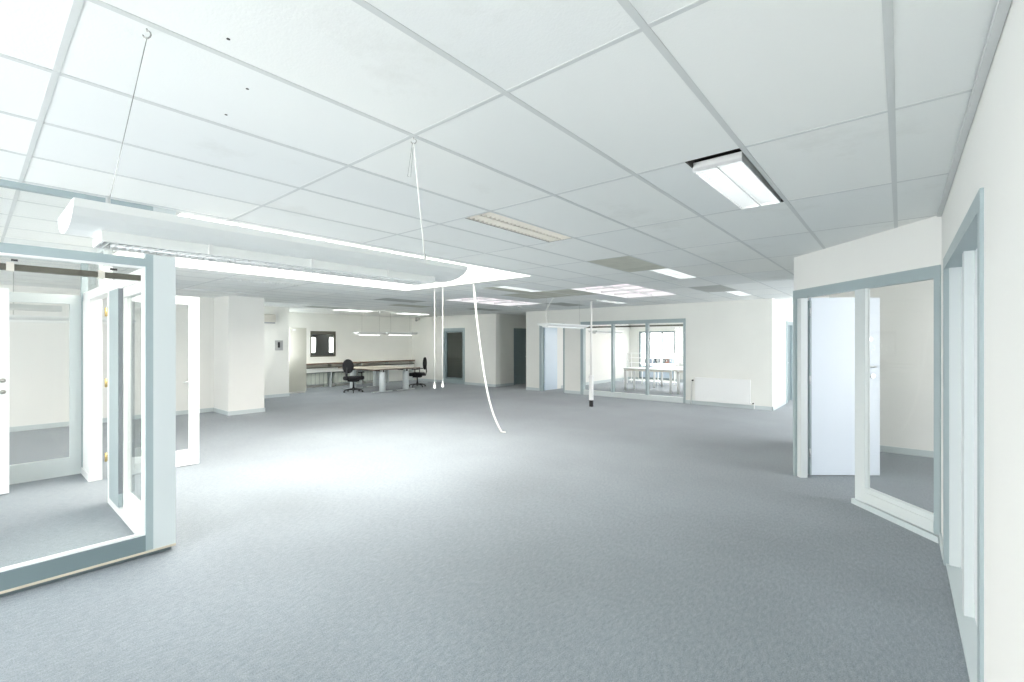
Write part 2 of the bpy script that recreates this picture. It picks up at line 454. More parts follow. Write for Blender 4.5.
# walls of the room behind the angled screen
wall('wall_inner_right', [(-.97, -.85, 6.56, 8.75, 0, H), (-.97, XE, 8.63, 8.75, 0, H)], M['wallw'], 'white wall of the small room behind the angled screen')
baseboard('baseboard_inner', [(-.85, XE, 8.615, 8.63, 0, .09)])
wall('wall_partition', [(RX+.14, XE, 5.0, 5.12, 0, H)], M['wallw'])

# far wall
FY = 12.1; FX0 = -9.62; FX1 = -2.28
DX0, DX1 = -9.05, -8.07; GX0, GX1 = -7.48, -4.29
wall('wall_far', [(FX0, DX0, FY, FY+.14, 0, H), (DX1, GX0, FY, FY+.14, 0, H), (GX1, FX1, FY, FY+.14, 0, H),
                  (DX0, DX1, FY, FY+.14, 2.19, H), (GX0, GX1, FY, FY+.14, 2.22, H)], M['wall'], 'cream far wall with glazed meeting room front')
baseboard('baseboard_far', [(FX0, DX0-.02, FY-.014, FY, 0, .09), (DX1+.02, GX0, FY-.014, FY, 0, .09), (GX1, FX1+.014, FY-.014, FY, 0, .09), (FX1, FX1+.014, FY-.014, 13.7, 0, .09)])
wall('wall_far_side', [(FX1-.14, FX1, FY+.14, 13.78, 0, H), (FX1-.14, FX1, 13.78, 15.6, 2.15, H), (FX1-.14, FX1, 15.6, YN, 0, H)], M['wallw'], 'bright white side wall of the far passage')
dfar = sroot('door_3', 'blue-grey door frame in the passage beyond the far corner', 'door', (FX1, 13.78, 0))
MB().box(-.14, .02, 0, .12, 0, 2.15).box(-.14, .02, .8, .9, 0, 2.15).box(-.14, .02, .12, 1.82, 2.06, 2.15).box(-.14, .02, 1.72, 1.82, 0, 2.15).build('frame', M['blue'], dfar)
MB().box(-.08, -.04, .12, .8, .01, 2.06).build('leaf', M['bluedk'], dfar)
MB().box(-.10, -.05, .9, 1.72, .01, 2.06).build('leaf', M['doorw'], dfar)
MB().tube([(-.04, .22, 1.05), (.0, .22, 1.05), (.0, .32, 1.05)], .01).build('handle', M['chrome'], dfar)
# glazed front
gl = sroot('window_4', 'three-pane glazed front of the far meeting room', 'glazed screen', (GX0, FY, 0))
GW = GX1-GX0
f = MB()
f.box(0, GW, -.015, .12, 2.12, 2.22).box(0, .10, -.015, .12, 0, 2.12).box(GW-.06, GW, -.015, .12, 0, 2.12)
f.build('frame', M['blue'], gl, label='blue-grey frame')
for xm in (1.07, 2.12): MB().box(xm-.032, xm+.032, -.012, .12, .14, 2.12).build('mullion', M['blue'], gl)
MB().box(.1, GW-.06, -.01, .12, 0, .14).build('bottom_rail', M['pale'], gl)
for a, b in ((.1, 1.038), (1.102, 2.088), (2.152, GW-.06)):
    MB().box(a, b, .05, .058, .14, 2.12).build('pane', M['glass'], gl)
    MB().box(a+.02, b-.02, .08, .115, 2.03, 2.075).build('blind_headrail', M['brown'], gl, label='dark raised blind rail')
# meeting-room door
dm = sroot('door_4', 'light blue door ajar beside the meeting room glazing', 'door', (DX0, FY, 0))
MB().box(0, .10, -.015, .14, 0, 2.19).box(.10, DX1-DX0, -.015, .14, 2.12, 2.19).box(DX1-DX0-.05, DX1-DX0, -.015, .14, 0, 2.12).build('frame', M['blue'], dm)
MB().box(.105, .145, .10, .80, .01, 2.11).build('leaf', M['doorb'], dm)
for zz in (.3, 1.75): MB().tube([(.115, .09, zz-.05), (.115, .09, zz+.05)], .012).build('hinge', M['chrome'], dm)
# meeting room shell
wall('wall_meeting_left', [(-9.05, -8.95, FY+.14, YN, 0, H)], M['wallw'], 'white left wall inside the meeting room')
baseboard('baseboard_meeting', [(-8.95, -8.935, FY+1.1, YN-.015, 0, .1), (-8.95, -8.56, YN-.015, YN, 0, .1), (-6.99, FX1-.14, YN-.015, YN, 0, .1)])

# radiator on far wall
ra = thing('radiator', 'white panel radiator on the far wall right of the meeting room glazing', 'radiator', (-4.03, FY-.085, .10))
RW = 1.30
MB().box(0, RW, 0, .05, 0, .60, bev=.006).build('panel', M['rad'], ra)
b = MB()
for i in range(32): b.box(.03+i*(RW-.06)/32, .03+i*(RW-.06)/32+.018, -.002, 0, .03, .57)
b.build('ribs', M['rad'], ra)
MB().box(.1, .14, .05, .083, .1, .5).box(RW-.14, RW-.1, .05, .083, .1, .5).split('bracket', M['rad'], ra)
MB().tube([(-.0, .03, .52), (-.10, .03, .52), (-.10, .03, -.09)], .011).build('pipe', M['rad'], ra)
MB().tube([(-.05, .03, .52), (-.05, -.03, .52)], .020, 12).build('valve', M['black'], ra)
MB().tube([(RW, .03, .04), (RW+.08, .03, .04), (RW+.08, .03, -.09)], .011).build('pipe', M['rad'], ra)
MB().tube([(RW+.06, .03, .04), (RW+.06, -.02, .04)], .016, 12).build('valve', M['black'], ra)

# corridor + left far wall
CX = -11.0
wall('wall_corridor_left', [(CX-.14, CX, FY, 13.1, 0, H), (CX-.14, CX, 14.05, YN, 0, H), (CX-.14, CX, 13.1, 14.05, 2.12, H)], M['wall'], 'grey-shaded wall of the narrow dark corridor')
wall('wall_corridor_right', [(FX0, FX0+.12, FY+.14, YN, 0, H)], M['wall'])
baseboard('baseboard_corridor', [(CX, CX+.014, FY-.014, 13.08, 0, .09)])
dc = sroot('door_5', 'dark doorway in the corridor side wall', 'door', (CX, 13.1, 0))
MB().box(-.14, .01, 0, .05, 0, 2.12).box(-.14, .01, .90, .95, 0, 2.12).box(-.14, .01, .05, .90, 2.05, 2.12).build('frame', M['bluedk'], dc)
MB().box(-.09, -.05, .05, .90, .01, 2.05).build('leaf', M['bluedk'], dc)
MB().tube([(-.05, .78, 1.05), (0, .78, 1.05), (0, .68, 1.05)], .01).build('handle', M['chrome'], dc)
g0, g1 = -13.82, -12.58
wall('wall_far_left', [(XW, g0, FY, FY+.14, 0, H), (g1, CX-.14, FY, FY+.14, 0, H), (g0, g1, FY, FY+.14, 2.14, H)], M['wall'], 'cream far wall with a glazed door, left of the corridor')
baseboard('baseboard_far_left', [(XW+.35, g0, FY-.014, FY, 0, .09), (g1, CX+.0, FY-.014, FY, 0, .09)])
dg = sroot('door_6', 'blue-grey framed glazed door showing a dark room', 'door', (g0, FY, 0))
GW2 = g1-g0
MB().box(0, .10, -.012, .13, 0, 2.14).box(GW2-.10, GW2, -.012, .13, 0, 2.14).box(.10, GW2-.10, -.012, .13, 2.04, 2.14).box(.10, GW2-.10, -.012, .13, 0, .16).build('frame', M['blue'], dg)
MB().box(.10, .18, .03, .09, .16, 2.04).box(GW2-.16, GW2-.10, .03, .09, .16, 2.04).box(.18, GW2-.16, .03, .09, 1.97, 2.04).box(.18, GW2-.16, .03, .09, .16, .22).build('leaf_frame', M['bluedk'], dg)
MB().box(.18, GW2-.16, .056, .062, .22, 1.97).build('pane', M['glass_ref'], dg)
wall('wall_dark_room', [(-14.9, -14.8, FY+.14, 15.0, 0, H), (-14.9, CX-.14, 15.0, 15.1, 0, H)], M['wall'])
tb = thing('side_table', 'pale table inside the dark room behind the glazed door', 'table', (-13.2, 13.4, 0))
MB().box(-.55, .55, -.3, .3, .72, .75).build('tabletop', M['pale'], tb)
for sx in (-.5, .5):
    for sy in (-.26, .26): MB().box(sx-.02, sx+.02, sy-.02, sy+.02, 0, .72).build('leg', M['deskgrey'], tb)

# west walls
XWf = XW
mw0, mw1 = 7.72, 8.66
wall('wall_left_far', [(XW-.14, XW, 6.2, mw0, 0, H), (XW-.14, XW, mw1, FY+.14, 0, H), (XW-.14, XW, mw0, mw1, 0, 1.08), (XW-.14, XW, mw0, mw1, 1.99, H)], M['wall'], 'cream wall at the far left with the interior window')
wi = sroot('window_5', 'small dark-framed interior window above the worktop', 'window', (XW, mw0, 1.08))
ww = mw1-mw0
MB().box(-.06, .012, 0, .045, 0, .91).box(-.06, .012, ww-.045, ww, 0, .91).box(-.06, .012, .045, ww-.045, .80, .91).box(-.06, .012, .045, ww-.045, 0, .04).build('frame', M['brown'], wi)
MB().box(-.03, -.025, .045, ww-.045, .04, .80).build('pane', M['glass_ref'], wi)
wall('wall_back_office', [(-19.25, XW-.14, 6.2, 6.3, 0, H), (-19.25, XW-.14, 11.2, 11.3, 0, H)], M['dim'])
XB = -13.8
wall('wall_left_mid', [(XB-.14, XB, 4.46, 6.10, 0, ROOF), (XW-.14, -15.65, 5.96, 6.10, 0, ROOF), (-15.65, XB-.14, 5.96, 6.10, 0, 1.0), (-15.65, XB-.14, 5.96, 6.10, 2.2, ROOF),
    (XB, -13.65, 4.46, 4.58, 0, ROOF), (-12.25, -12.1, 4.46, 4.58, 0, ROOF), (-13.65, -12.25, 4.46, 4.58, 0, 1.3), (-13.65, -12.25, 4.46, 4.58, 2.1, ROOF)], M['wall'], 'cream wall with the air unit, beside the dark recess')  # unseen openings in the hidden sides, added to light the alcove
baseboard('baseboard_left_mid', [(XB, XB+.014, 4.58, 6.11, 0, .09)])
# pier and left wall
XA = -11.17
wall('pier_wall', [(-12.1, XA, 3.64, 4.38, 0, H)], M['wallw'], 'broad white square pier standing out of the left wall')
wall('wall_left', [(-12.24, -12.1, YB, 4.45, 0, ROOF)], M['wallw'], 'white left wall behind the open glass door')
baseboard('baseboard_pier', [(XA, XA+.014, 3.626, 4.394, 0, .09), (-12.1, XA, 3.626, 3.64, 0, .09)])
baseboard('baseboard_left', [(-12.1, -12.086, YB, 3.62, 0, .09)])

# air unit + wall plate
ac = thing('air_conditioner', 'cream wall air unit high beside the square pier', 'air conditioner', (XB, 5.2, 2.13))
MB().box(0, .18, 0, .46, .03, .26, bev=.02).build('housing', mat('aged_beige', (.56, .54, .48), .5), ac)
MB().box(.02, .17, .02, .44, 0, .035).build('outlet', M['boxg'], ac)
pl = thing('wall_plate', 'grey notice plate with dark handset on the wall below the air unit', 'wall plate', (XB, 5.70, 1.36))
MB().box(0, .012, 0, .22, 0, .29).build('plate', mat('plate_grey', (.42, .43, .42), .5), pl)
MB().box(.012, .04, .07, .13, .08, .24, bev=.01).build('handset', M['black'], pl)

# tall cabinet in the recess
cb = thing('tall_cabinet', 'tall glossy cream-green cabinet in the recess left of the worktop', 'cabinet', (-14.95, 6.37, 0))
MB().box(0, .52, 0, .55, .04, 2.06).box(.02, .50, .02, .53, 0, .04).build('body', M['wall'], cb)
MB().box(.52, .54, .005, .545, .05, 2.05, bev=.003).build('door', M['gloss'], cb)
MB().box(.54, .56, .10, .2, 1.96, 2.0).build('handle', M['chrome'], cb)

# worktop / radiator line on far-left wall
wt = thing('long_worktop', 'long pale wall worktop with dark edge along the far-left wall', 'worktop', (XW, 7.15, 0))
LY = 4.85
MB().box(.001, .34, 0, LY, .83, .86).build('top', M['desktop'], wt)
MB().box(.34, .352, 0, LY, .815, .862).build('edge', M['deskedge'], wt, label='dark brown front edge')
MB().box(.002, .30, 0, LY, .70, .72).build('lower_shelf', M['desktop'], wt)
MB().box(.30, .31, 0, LY, .69, .725).build('lower_edge', M['brown'], wt)
MB().box(.01, .27, 0, LY, .54, .69).build('cable_duct', M['wall'], wt)
for i in range(5): MB().box(.02, .26, i*1.2, i*1.2+.03, 0, .54).box(.02, .26, i*1.2, i*1.2+.03, .72, .83).split('bracket', M['pale'], wt)
rad0 = None
for i, (ya, lab) in enumerate([(7.35, 'old grey-green radiator under the worktop next to the tall cabinet'), (8.5, 'old grey-green radiator under the worktop behind the near desk chair'), (9.7, 'old grey-green radiator under the worktop behind the far desk')]):
    r = thing('convector_radiator', lab, 'radiator', (XW+.05, ya, 0), 0, 'radiators under the worktop')
    MB().box(0, .10, 0, .93, .10, .52, bev=.01).build('panel', M['greenish'], r)
    g = MB()
    g.box(.10, .108, 0, .93, .50, .52).box(.10, .108, 0, .93, .10, .115)
    for k in range(7): g.box(.10, .106, .02+k*.15, .026+k*.15, .115, .50)
    g.build('seams', M['boxg'], r)
    MB().box(.02, .06, .1, .14, 0, .10).box(.02, .06, .79, .83, 0, .10).split('foot', M['greenish'], r)

# ---------------------------------------------------------------- left glass partition (X = PX)
PX = -4.28
pw = sroot('window_6', 'large grey-blue framed glass partition at the left foreground', 'glass partition', (PX, YB, 0))
PY = .89 - YB      # frame outer end in local y
f = MB()
f.box(-.055, .0, 0, PY-.0, 2.582, 2.619)     # head
f.box(-.055, 0, 0, PY-.045, 2.165, 2.225)                                  # transom
f.box(-.055, .0, PY-.045, PY, .05, 2.582)
f.build('frame', M['blue'], pw, label='blue-grey frame')
MB().box(-.06, .0, 0, PY-.045, .05, .165).build('bottom_rail', M['rail'], pw, label='dark blue-grey bottom rail')
b = MB()
b.box(-.05, -.012, 0, PY-.045, .165, .18).box(-.05, -.012, 0, PY-.045, 2.15, 2.165).box(-.05, -.012, PY-.06, PY-.045, .18, 2.15)
b.build('glazing_bead', M['white'], pw)
MB().box(-.035, -.029, 0, PY-.06, .18, 2.15).build('pane', M['glass'], pw)
MB().box(-.035, -.029, 0, PY-.045, 2.225, 2.582).build('pane', M['glass'], pw)
MB().box(-.05, .006, 0, PY+.14, .034, .05).build('bottom_strip', M['trimc'], pw, label='cream wooden bottom strip')
MB().box(-.055, -.035, 0, PY+.12, 0, .034).build('shadow_strip', M['rail'], pw)  # dark inset strip standing in for the shadow under the partition
MB().box(-.115, -.07, 0, PY-.06, 2.065, 2.105).build('blind_headrail', M['brown'], pw, label='brown raised blind rail')
for yy in (PY-2.4, PY-1.5, PY-.74, PY-.30): MB().box(-.12, -.065, yy, yy+.035, 2.06, 2.115).build('blind_bracket', M['cream'], pw)
MB().tube([(-.05, PY-.24, 2.128), (-.05, PY-.20, 2.128)], .008, 8).tube([(-.05, PY-.72, 2.128), (-.05, PY-.69, 2.128)], .007, 8).split('screw_plug', M['black'], pw)
MB().tube([(-.09, PY-.155, 2.07), (-.09, PY-.155, 1.1)], .002, 5).build('blind_cord', M['cable'], pw)
wall('pier_partition', [(PX-.13, PX, .89, 1.03, .05, H)], M['pale'], 'pale grey partition end post reaching the ceiling')
# perpendicular screen at Y=.93
ps = sroot('window_7', 'white framed inner screen with a doorway, seen through the left glass', 'glass partition', (-4.42, .89, 0))
# local x is negative going away
b = MB()
b.box(-1.62, -.0, 0, .12, 0, .07).box(-1.62, -.0, 0.005, .10, 2.10, 2.20).box(-3.26, -1.62, .005, .10, 2.10, 2.20)
b.box(-1.62, -1.50, 0, .12, .07, 2.10)
b.box(-1.50, -.0, .03, .09, .07, .20)
b.box(-1.50, -1.06, .03, .09, .20, 2.10).box(-.10, -.0, .03, .09, .20, 2.10).box(-1.06, -.10, .03, .09, 2.02, 2.10)
b.build('frame', M['white'], ps)
MB().box(-1.50, -1.09, -.006, .028, .075, 2.10).build('jamb_cover', M['blue'], ps)
MB().box(-1.09, -1.084, -.004, .028, .2, 2.10).build('dark_seam', M['boxg'], ps)
MB().box(-1.06, -.10, .055, .061, .20, 2.02).build('pane', M['glass_ref'], ps)
MB().box(-3.26, -.0, .055, .061, 2.20, 2.60).build('clerestory_pane', M['glass'], ps)
MB().box(-3.26, -2.68, 0, .11, 0, 2.10).box(-3.26, -2.68, -.012, 0, 0, .08).build('side_panel', M['white'], ps)
MB().box(-3.26, -.0, .02, .09, 2.575, 2.615).build('head', M['pale'], ps)
MB().box(-2.30, -2.25, .02, .09, 2.20, 2.575).box(-2.0, -1.96, .02, .09, 2.20, 2.575).split('clerestory_post', M['pale'], ps)
# open glazed white door
dw = sroot('door_7', 'white glazed door standing open into the hall behind the left partition', 'door', (-7.06, 1.02, 0))
b = MB()
b.box(-.02, .02, .02, .14, .01, 2.19).box(-.02, .02, .82, .93, .01, 2.19).box(-.02, .02, .14, .82, .01, .21).box(-.02, .02, .14, .82, 2.09, 2.19)
b.build('leaf_frame', M['doorw'], dw)
MB().box(-.004, .004, .14, .82, .21, 2.09).build('pane', M['glass'], dw)
for zz in (.27, 1.13, 1.95):
    h = MB().box(.021, .028, -.01, .055, zz-.045, zz+.045).tube([(.03, .0, zz-.05), (.03, .0, zz+.05)], .011, 8).build('hinge', M['brass'], dw, label='brass hinge')
MB().tube([(.02, .87, 1.09), (.065, .87, 1.09), (.065, .75, 1.09)], .009).build('handle', M['chrome'], dw)
# rear screen at X=-7.68
rs = sroot('window_8', 'white framed rear glass screen seen deep through the left glass', 'glass partition', (-7.70, YB, 0))
Q = .88-YB
MB().box(0, .06, 0, Q, 0, .21).box(0, .06, 0, Q, 2.06, 2.17).box(0, .06, Q-.10, Q, .21, 2.06).box(0, .06, Q-1.3, Q-1.2, .21, 2.06).box(0, .06, 0, .1, .21, 2.06).box(0,.06,0,Q,2.56,2.615).build('frame', M['pale'], rs)
MB().box(.026, .032, Q-1.2, Q-.10, .21, 2.06).build('pane', M['glass'], rs)
MB().box(.026, .032, .1, Q-1.3, .21, 2.06).build('pane', M['glass'], rs)
MB().box(.026, .032, 0, Q, 2.17, 2.56).build('clerestory_pane', M['glass'], rs)
MB().box(-.08, -.03, Q-1.2, Q-.16, 1.97, 2.04).build('blind_headrail', M['tee'], rs)
MB().box(.0, .10, Q, Q+.06, 0, 2.615).build('corner_post', M['blue'], rs)
# white door at far left
dl2 = sroot('door_8', 'white door leaf with two lever handles at the left edge', 'door', (-7.2, .27, 0))
MB().box(-.02, .02, -.95, 0, .01, 2.17, bev=.002).build('leaf', M['doorw'], dl2)
for zz in (1.2, 1.08):
    MB().tube([(.02, -.045, zz), (.06, -.045, zz), (.06, -.17, zz)], .011).tube([(.02, -.045, zz), (.027, -.045, zz)], .024, 14).build('handle', M['wire'], dl2)

# ---------------------------------------------------------------- pendant lamps
def louvre_lamp(label, loc, length, cable_pts_list, group='suspended lamps', lit=False, wires=True, rz=0, w=.17, dep=.068):
    """origin at the lamp's near end, centre of its top; runs along +y"""
    r = thing('pendant_lamp', label, 'pendant lamp', loc, rz, group)
    # boat-shaped reflector: outer profile and inner profile
    N = 10
    def prof(off):
        P = []
        for i in range(N+1):
            a = PI*i/N
            P.append(((w-off)*math.cos(a), -(dep-off)*abs(math.sin(a))))
        return P
    o = prof(0); n_ = prof(.004)
    poly = o + n_[::-1]
    b = MB()
    # shell
    for k in range(N):
        p, q, s_, t = o[k], o[k+1], n_[k+1], n_[k]
        b.prism([p, q, s_, t], 'y', 0.003, length-.003)
    bmesh.ops.remove_doubles(b.bm, verts=b.bm.verts, dist=1e-5)
    for f in b.bm.faces: f.smooth = False
    b.build('reflector', M['lamp'], r)
    for y in (0, length-.003):
        b = MB().prism(o, 'y', y, y+.003); b.build('end_cap', M['lamp'], r)
    # lower louvre housing
    y0, y1 = .07, length-.14
    MB().box(-.075, -.068, y0, y1, -.092, -.06).box(.068, .075, y0, y1, -.092, -.06).box(-.068, .068, y0, y0+.006, -.092, -.068).box(-.068, .068, y1-.006, y1, -.092, -.068).build('louvre_housing', M['lamp'], r)
    b = MB(); k = int((y1-y0)/.02)
    for i in range(1, k): b.box(-.067, .067, y0+i*(y1-y0)/k-.001, y0+i*(y1-y0)/k+.001, -.0915, -.064)
    b.build('louvre_blades', M['louv'], r)
    b = MB()
    for t in (.22, .5, .78):
        yy = y0+(y1-y0)*t; b.box(.070, .082, yy-.006, yy+.006, -.09, -.045)
    b.split('clip', M['white'], r)
    MB().tube([(0, y0+.03, -.085), (0, y1-.03, -.085)], .022 if lit else .008, 10).build('tube', M['diff_on'] if lit else M['lamp'], r)
    return r
def rel(r, p): return Vector(p) - Vector(r.location)
LX = -1.86; LZ = EYE + .388
l1 = louvre_lamp('long white suspended lamp hanging close by at upper left, in front of the skylight', (LX, .18, LZ), 1.47, None)
def wire(r, a, bpt, rad, m, name, n=2, sag=0):
    a, bpt = rel(r, a), rel(r, bpt)
    pts = [a.lerp(bpt, i/n) + Vector((0, 0, -sag*math.sin(PI*i/n))) for i in range(n+1)]
    return MB().tube(pts, rad, 6).build(name, m, r)
HK1 = (-1.86, .37, H); HK2 = (-1.84, 1.42, H)
def hook(r, p):
    p = rel(r, p)
    pts = [p + Vector((0, 0, -.003)), p + Vector((.0, 0, -.008))]
    for i in range(9):
        a = PI*.5 - i*PI*1.45/8
        pts.append(p + Vector((.010*math.cos(a), .0085*math.cos(a), -.022 + .012*math.sin(a))))
    MB().tube(pts, .0025, 6).build('hook', M['wire'], r)
hook(l1, HK1); hook(l1, HK2)
a1 = (LX, .275, LZ+.03); a2 = (LX+.01, 1.50, LZ+.03)
wire(l1, (HK1[0], HK1[1], H-.034), a1, .0013, M['wire'], 'suspension_wire')
wire(l1, (HK2[0], HK2[1], H-.03), a2, .0035, M['cable'], 'power_cable', 4)
wire(l1, (HK2[0]-.01, HK2[1], H-.03), (HK2[0]-.035, HK2[1]-.01, H-.19), .0012, M['wire'], 'spare_wire')
MB().tube([rel(l1, (HK2[0]-.035, HK2[1]-.01, H-.19)), rel(l1, (HK2[0]-.01, HK2[1]-.01, H-.20)), rel(l1, (HK2[0]-.004, HK2[1], H-.05))], .0012, 5).build('spare_wire', M['wire'], l1)
for p in (a1, a2):
    q = rel(l1, p)
    MB().tube([q+Vector((0, 0, .03)), q+Vector((0, 0, -.03))], .006, 8).tube([q+Vector((-.012, 0, -.0)), q+Vector((.012, 0, 0))], .004, 6).build('wire_clamp', M['chrome'], l1)
l2 = louvre_lamp('white suspended lamp near the far meeting room, left of the slim post', (-6.15, 8.36, 2.03), 1.75, None)
def coil(r, a, b, turns=8):
    a, b = rel(r, a), rel(r, b); pts = []
    for i in range(turns*6+1):
        t = i/(turns*6); p = a.lerp(b, t); p = p + Vector((-.10*math.sin(PI*t)+.012*math.cos(t*turns*2*PI), .012*math.sin(t*turns*2*PI), 0)); pts.append(p)
    MB().tube(pts, .006, 5).build('power_cable', M['cable'], r)
coil(l2, (-6.15, 8.75, H), (-6.15, 8.5, 2.03))
wire(l2, (-6.15, 9.9, H), (-6.15, 9.9, 2.03), .003, M['wire'], 'suspension_wire')
wire(l2, (-6.2, 8.55, H), (-6.15, 8.55, 2.03), .002, M['wire'], 'suspension_wire')
l3 = louvre_lamp('white suspended lamp hanging inside the far meeting room behind the glass', (-7.3, 12.5, 1.96), 1.75, None)
for yy in (12.9, 13.9): wire(l3, (-7.3, yy, H), (-7.3, yy, 1.96), .003, M['wire'], 'suspension_wire')
l4 = louvre_lamp('white suspended lamp over the desks, nearer the interior window', (-13.3, 8.0, 1.93), 1.02, None, 'suspended lamps', True)
for yy in (8.2, 8.85): wire(l4, (-13.3, yy, H), (-13.3, yy, 1.93), .003, M['wire'], 'suspension_wire')
l5 = louvre_lamp('white suspended lamp over the desks, nearer the far wall', (-13.3, 9.12, 1.94), 1.2, None, 'suspended lamps', True)
for yy in (9.3, 10.1): wire(l5, (-13.3, yy, H), (-13.3, yy, 1.94), .003, M['wire'], 'suspension_wire')
l6 = louvre_lamp('white suspended lamp in the rear room, seen through two glass screens', (-9.6, .15, 1.98), 1.6, None)
for yy in (.4, 1.5): wire(l6, (-9.6, yy, H), (-9.6, yy, 1.98), .003, M['wire'], 'suspension_wire')

# ---------------------------------------------------------------- recessed lights
def recessed(label, R, state, tilt=0):
    r = thing('ceiling_light', label, 'ceiling light', (R[0], R[2], H), 0, 'recessed louvred ceiling lights')
    w_, l_ = R[1]-R[0], R[3]-R[2]
    # housing up in the plenum (5 sides)
    e = .004
    MB().box(e, w_-e, e, e+.004, .002, .12).box(e, w_-e, l_-e-.004, l_-e, .002, .12).box(e, e+.004, e, l_-e, .002, .12).box(w_-e-.004, w_-e, e, l_-e, .002, .12).box(e, w_-e, e, l_-e, .12, .124).build('housing', M['plenum'] if tilt else M['lamp'], r)
    rot = Matrix.Translation(Vector((0, l_, 0))) @ Matrix.Rotation(tilt, 4, 'X') @ Matrix.Translation(Vector((0, -l_, 0)))
    def place(o):
        if tilt: o.matrix_local = rot
        return o
    lm = {'on': M['louv'], 'cream': M['cream'], 'off': M['lamp']}[state]
    hz_ = .045 if not tilt else .029
    x0, x1 = (.012, w_-.012) if not tilt else (.004, w_-.030)
    y0, y1 = (.012, l_-.012) if not tilt else (.12, l_-.012)
    z0, z1 = (-.001, .035) if not tilt else (-.006, .014)
    b = MB().box(x0, x0+.004, y0, y1, z0, z1).box(x1-.004, x1, y0, y1, z0, z1).box((x0+x1)/2-.004, (x0+x1)/2+.004, y0, y1, z0, z1).box(x0, x1, y0, y0+.004, z0, z1).box(x0, x1, y1-.004, y1, z0, z1)
    place(b.build('louvre_frame', lm, r))
    b = MB(); n = 22
    for i in range(1, n):
        yy = y0+(y1-y0)*i/n
        for xa, xb in ((x0+.004, (x0+x1)/2-.004), ((x0+x1)/2+.004, x1-.004)):
            b.prism([(yy-.006, z1-.004), (yy+.006, z1-.004), (yy, z0+.003)], 'x', xa, xb)
    place(b.build('louvre_blades', lm, r))
    tm_ = M['tube_on'] if state == 'on' else M['lamp']
    for xc in ((x0*.75+x1*.25), (x0*.25+x1*.75)):
        place(MB().tube([(xc, y0+.02, z1+.014), (xc, y1-.02, z1+.014)], .013, 10).build('tube', tm_, r))
    place(MB().box(x0, x1, y0, y1, z1+hz_, z1+hz_+.004).box(x0, x0+.003, y0, y1, z1, z1+hz_).box(x1-.003, x1, y0, y1, z1, z1+hz_).box(x0, x1, y0, y0+.003, z1-.002, z1+hz_).box(x0, x1, y1-.003, y1, z1-.002, z1+hz_).build('tray', M['lamp'], r))
    return r
recessed('bright louvred ceiling light hanging ajar with a dark gap, nearest at right', FIX[0], 'on', tilt=math.radians(1.05))
recessed('unlit cream louvred ceiling light near the middle, right of the long lamp', FIX[1], 'cream')
recessed('bright louvred ceiling light in the row beyond the ajar one, nearer of two', FIX[2], 'on')
recessed('bright louvred ceiling light in front of the far wall above the radiator', FIX[3], 'on')
recessed('narrow bright ceiling light beyond the pinkish skylight', FIX[4], 'on')
recessed('narrow ceiling light just right of the large skylight tip', FIX[5], 'on')
recessed('unlit ceiling light between the large skylight and the square pier', FIX[6], 'off')
recessed('unlit ceiling light close above the square pier and left wall', FIX[7], 'off')

# sensors
sd = thing('smoke_detector', 'small round detector on the ceiling in front of the corridor', 'smoke detector', (-8.3, 10.15, H-.006))
MB().lathe([(.01, -.045), (.04, -.042), (.05, -.02), (.055, 0)], n=20).build('body', M['sensor'], sd)
MB().lathe([(.075, -.008), (.075, 0)], n=20).build('base', M['white'], sd)
sd = thing('ceiling_sensor', 'small grey sensor at the ceiling corner above the desks', 'sensor', (-15.3, 11.95, 2.54))
MB().box(-.06, .06, -.02, .14, -.02, .08, bev=.015).build('body', M['sensor'], sd)
MB().lathe([(.01, -.08), (.045, -.05), (.055, -.02)], n=16).build('lens', M['boxg'], sd)

# ---------------------------------------------------------------- cords, hose, post
for i, (x, y, z, lab) in enumerate([(-6.70, 5.66, .72, 'white pull cord with teardrop weight, left one of the pair'), (-6.47, 5.66, .76, 'white pull cord with teardrop weight, right one of the pair')]):
    r = thing('pull_cord', lab, 'pull cord', (x, y, z), 0, 'pull cords under the skylight edge')
    MB().tube([(0, 0, .09), (0, 0, H-z-.001)], .005, 8).build('cord', M['cable'], r)
    MB().lathe([(.004, .0), (.021, .01), (.027, .03), (.020, .06), (.010, .09), (.0065, .12)], n=16).build('weight', M['white'], r)
hz = thing('hanging_hose', 'long white conduit hanging from the skylight edge down to the carpet', 'cable', (-5.37, 6.06, 0))
pts = []
top = Vector((-5.70, 5.70, H)); bot = Vector((-5.37, 6.06, .02))
mid = [(0, 0), (.17, .08), (.34, .18), (.55, .33), (.72, .48), (.86, .67), (.95, .86), (1, 1)]
for t, s in mid:
    p = top.lerp(bot, s); pts.append((p.x+5.37, p.y-6.06, H + (0.022-H)*t))
# smooth by subdividing with Catmull-Rom
def cr(P, n=5):
    P = [Vector(p) for p in P]; out = []
    for i in range(len(P)-1):
        a, b, c, d = P[max(i-1, 0)], P[i], P[i+1], P[min(i+2, len(P)-1)]
        for k in range(n):
            t = k/n; out.append(.5*((2*b) + (-a+c)*t + (2*a-5*b+4*c-d)*t*t + (-a+3*b-3*c+d)*t**3))
    out.append(P[-1]); return out
MB().tube(cr(pts), .0175, 10).build('conduit', M['cable'], hz)
MB().tube([(0, 0, .022), (.035, .01, .02), (.07, .03, .018)], .010, 8).build('cable_tail', M['cable'], hz)
pp = thing('service_post', 'slim white service post from ceiling to floor with black foot', 'post', (-5.86, 9.97, 0))
MB().tube([(0, 0, .7), (0, 0, H-.005)], .024, 14).build('pole', M['cable'], pp)
MB().box(-.05, .05, -.035, .035, .16, .78, bev=.008).build('socket_box', M['white'], pp)
MB().box(-.051, .051, -.003, .003, .22, .76).build('seam', M['boxg'], pp)
MB().box(-.042, .042, -.03, .03, .0, .16, bev=.005).build('foot', M['black'], pp)
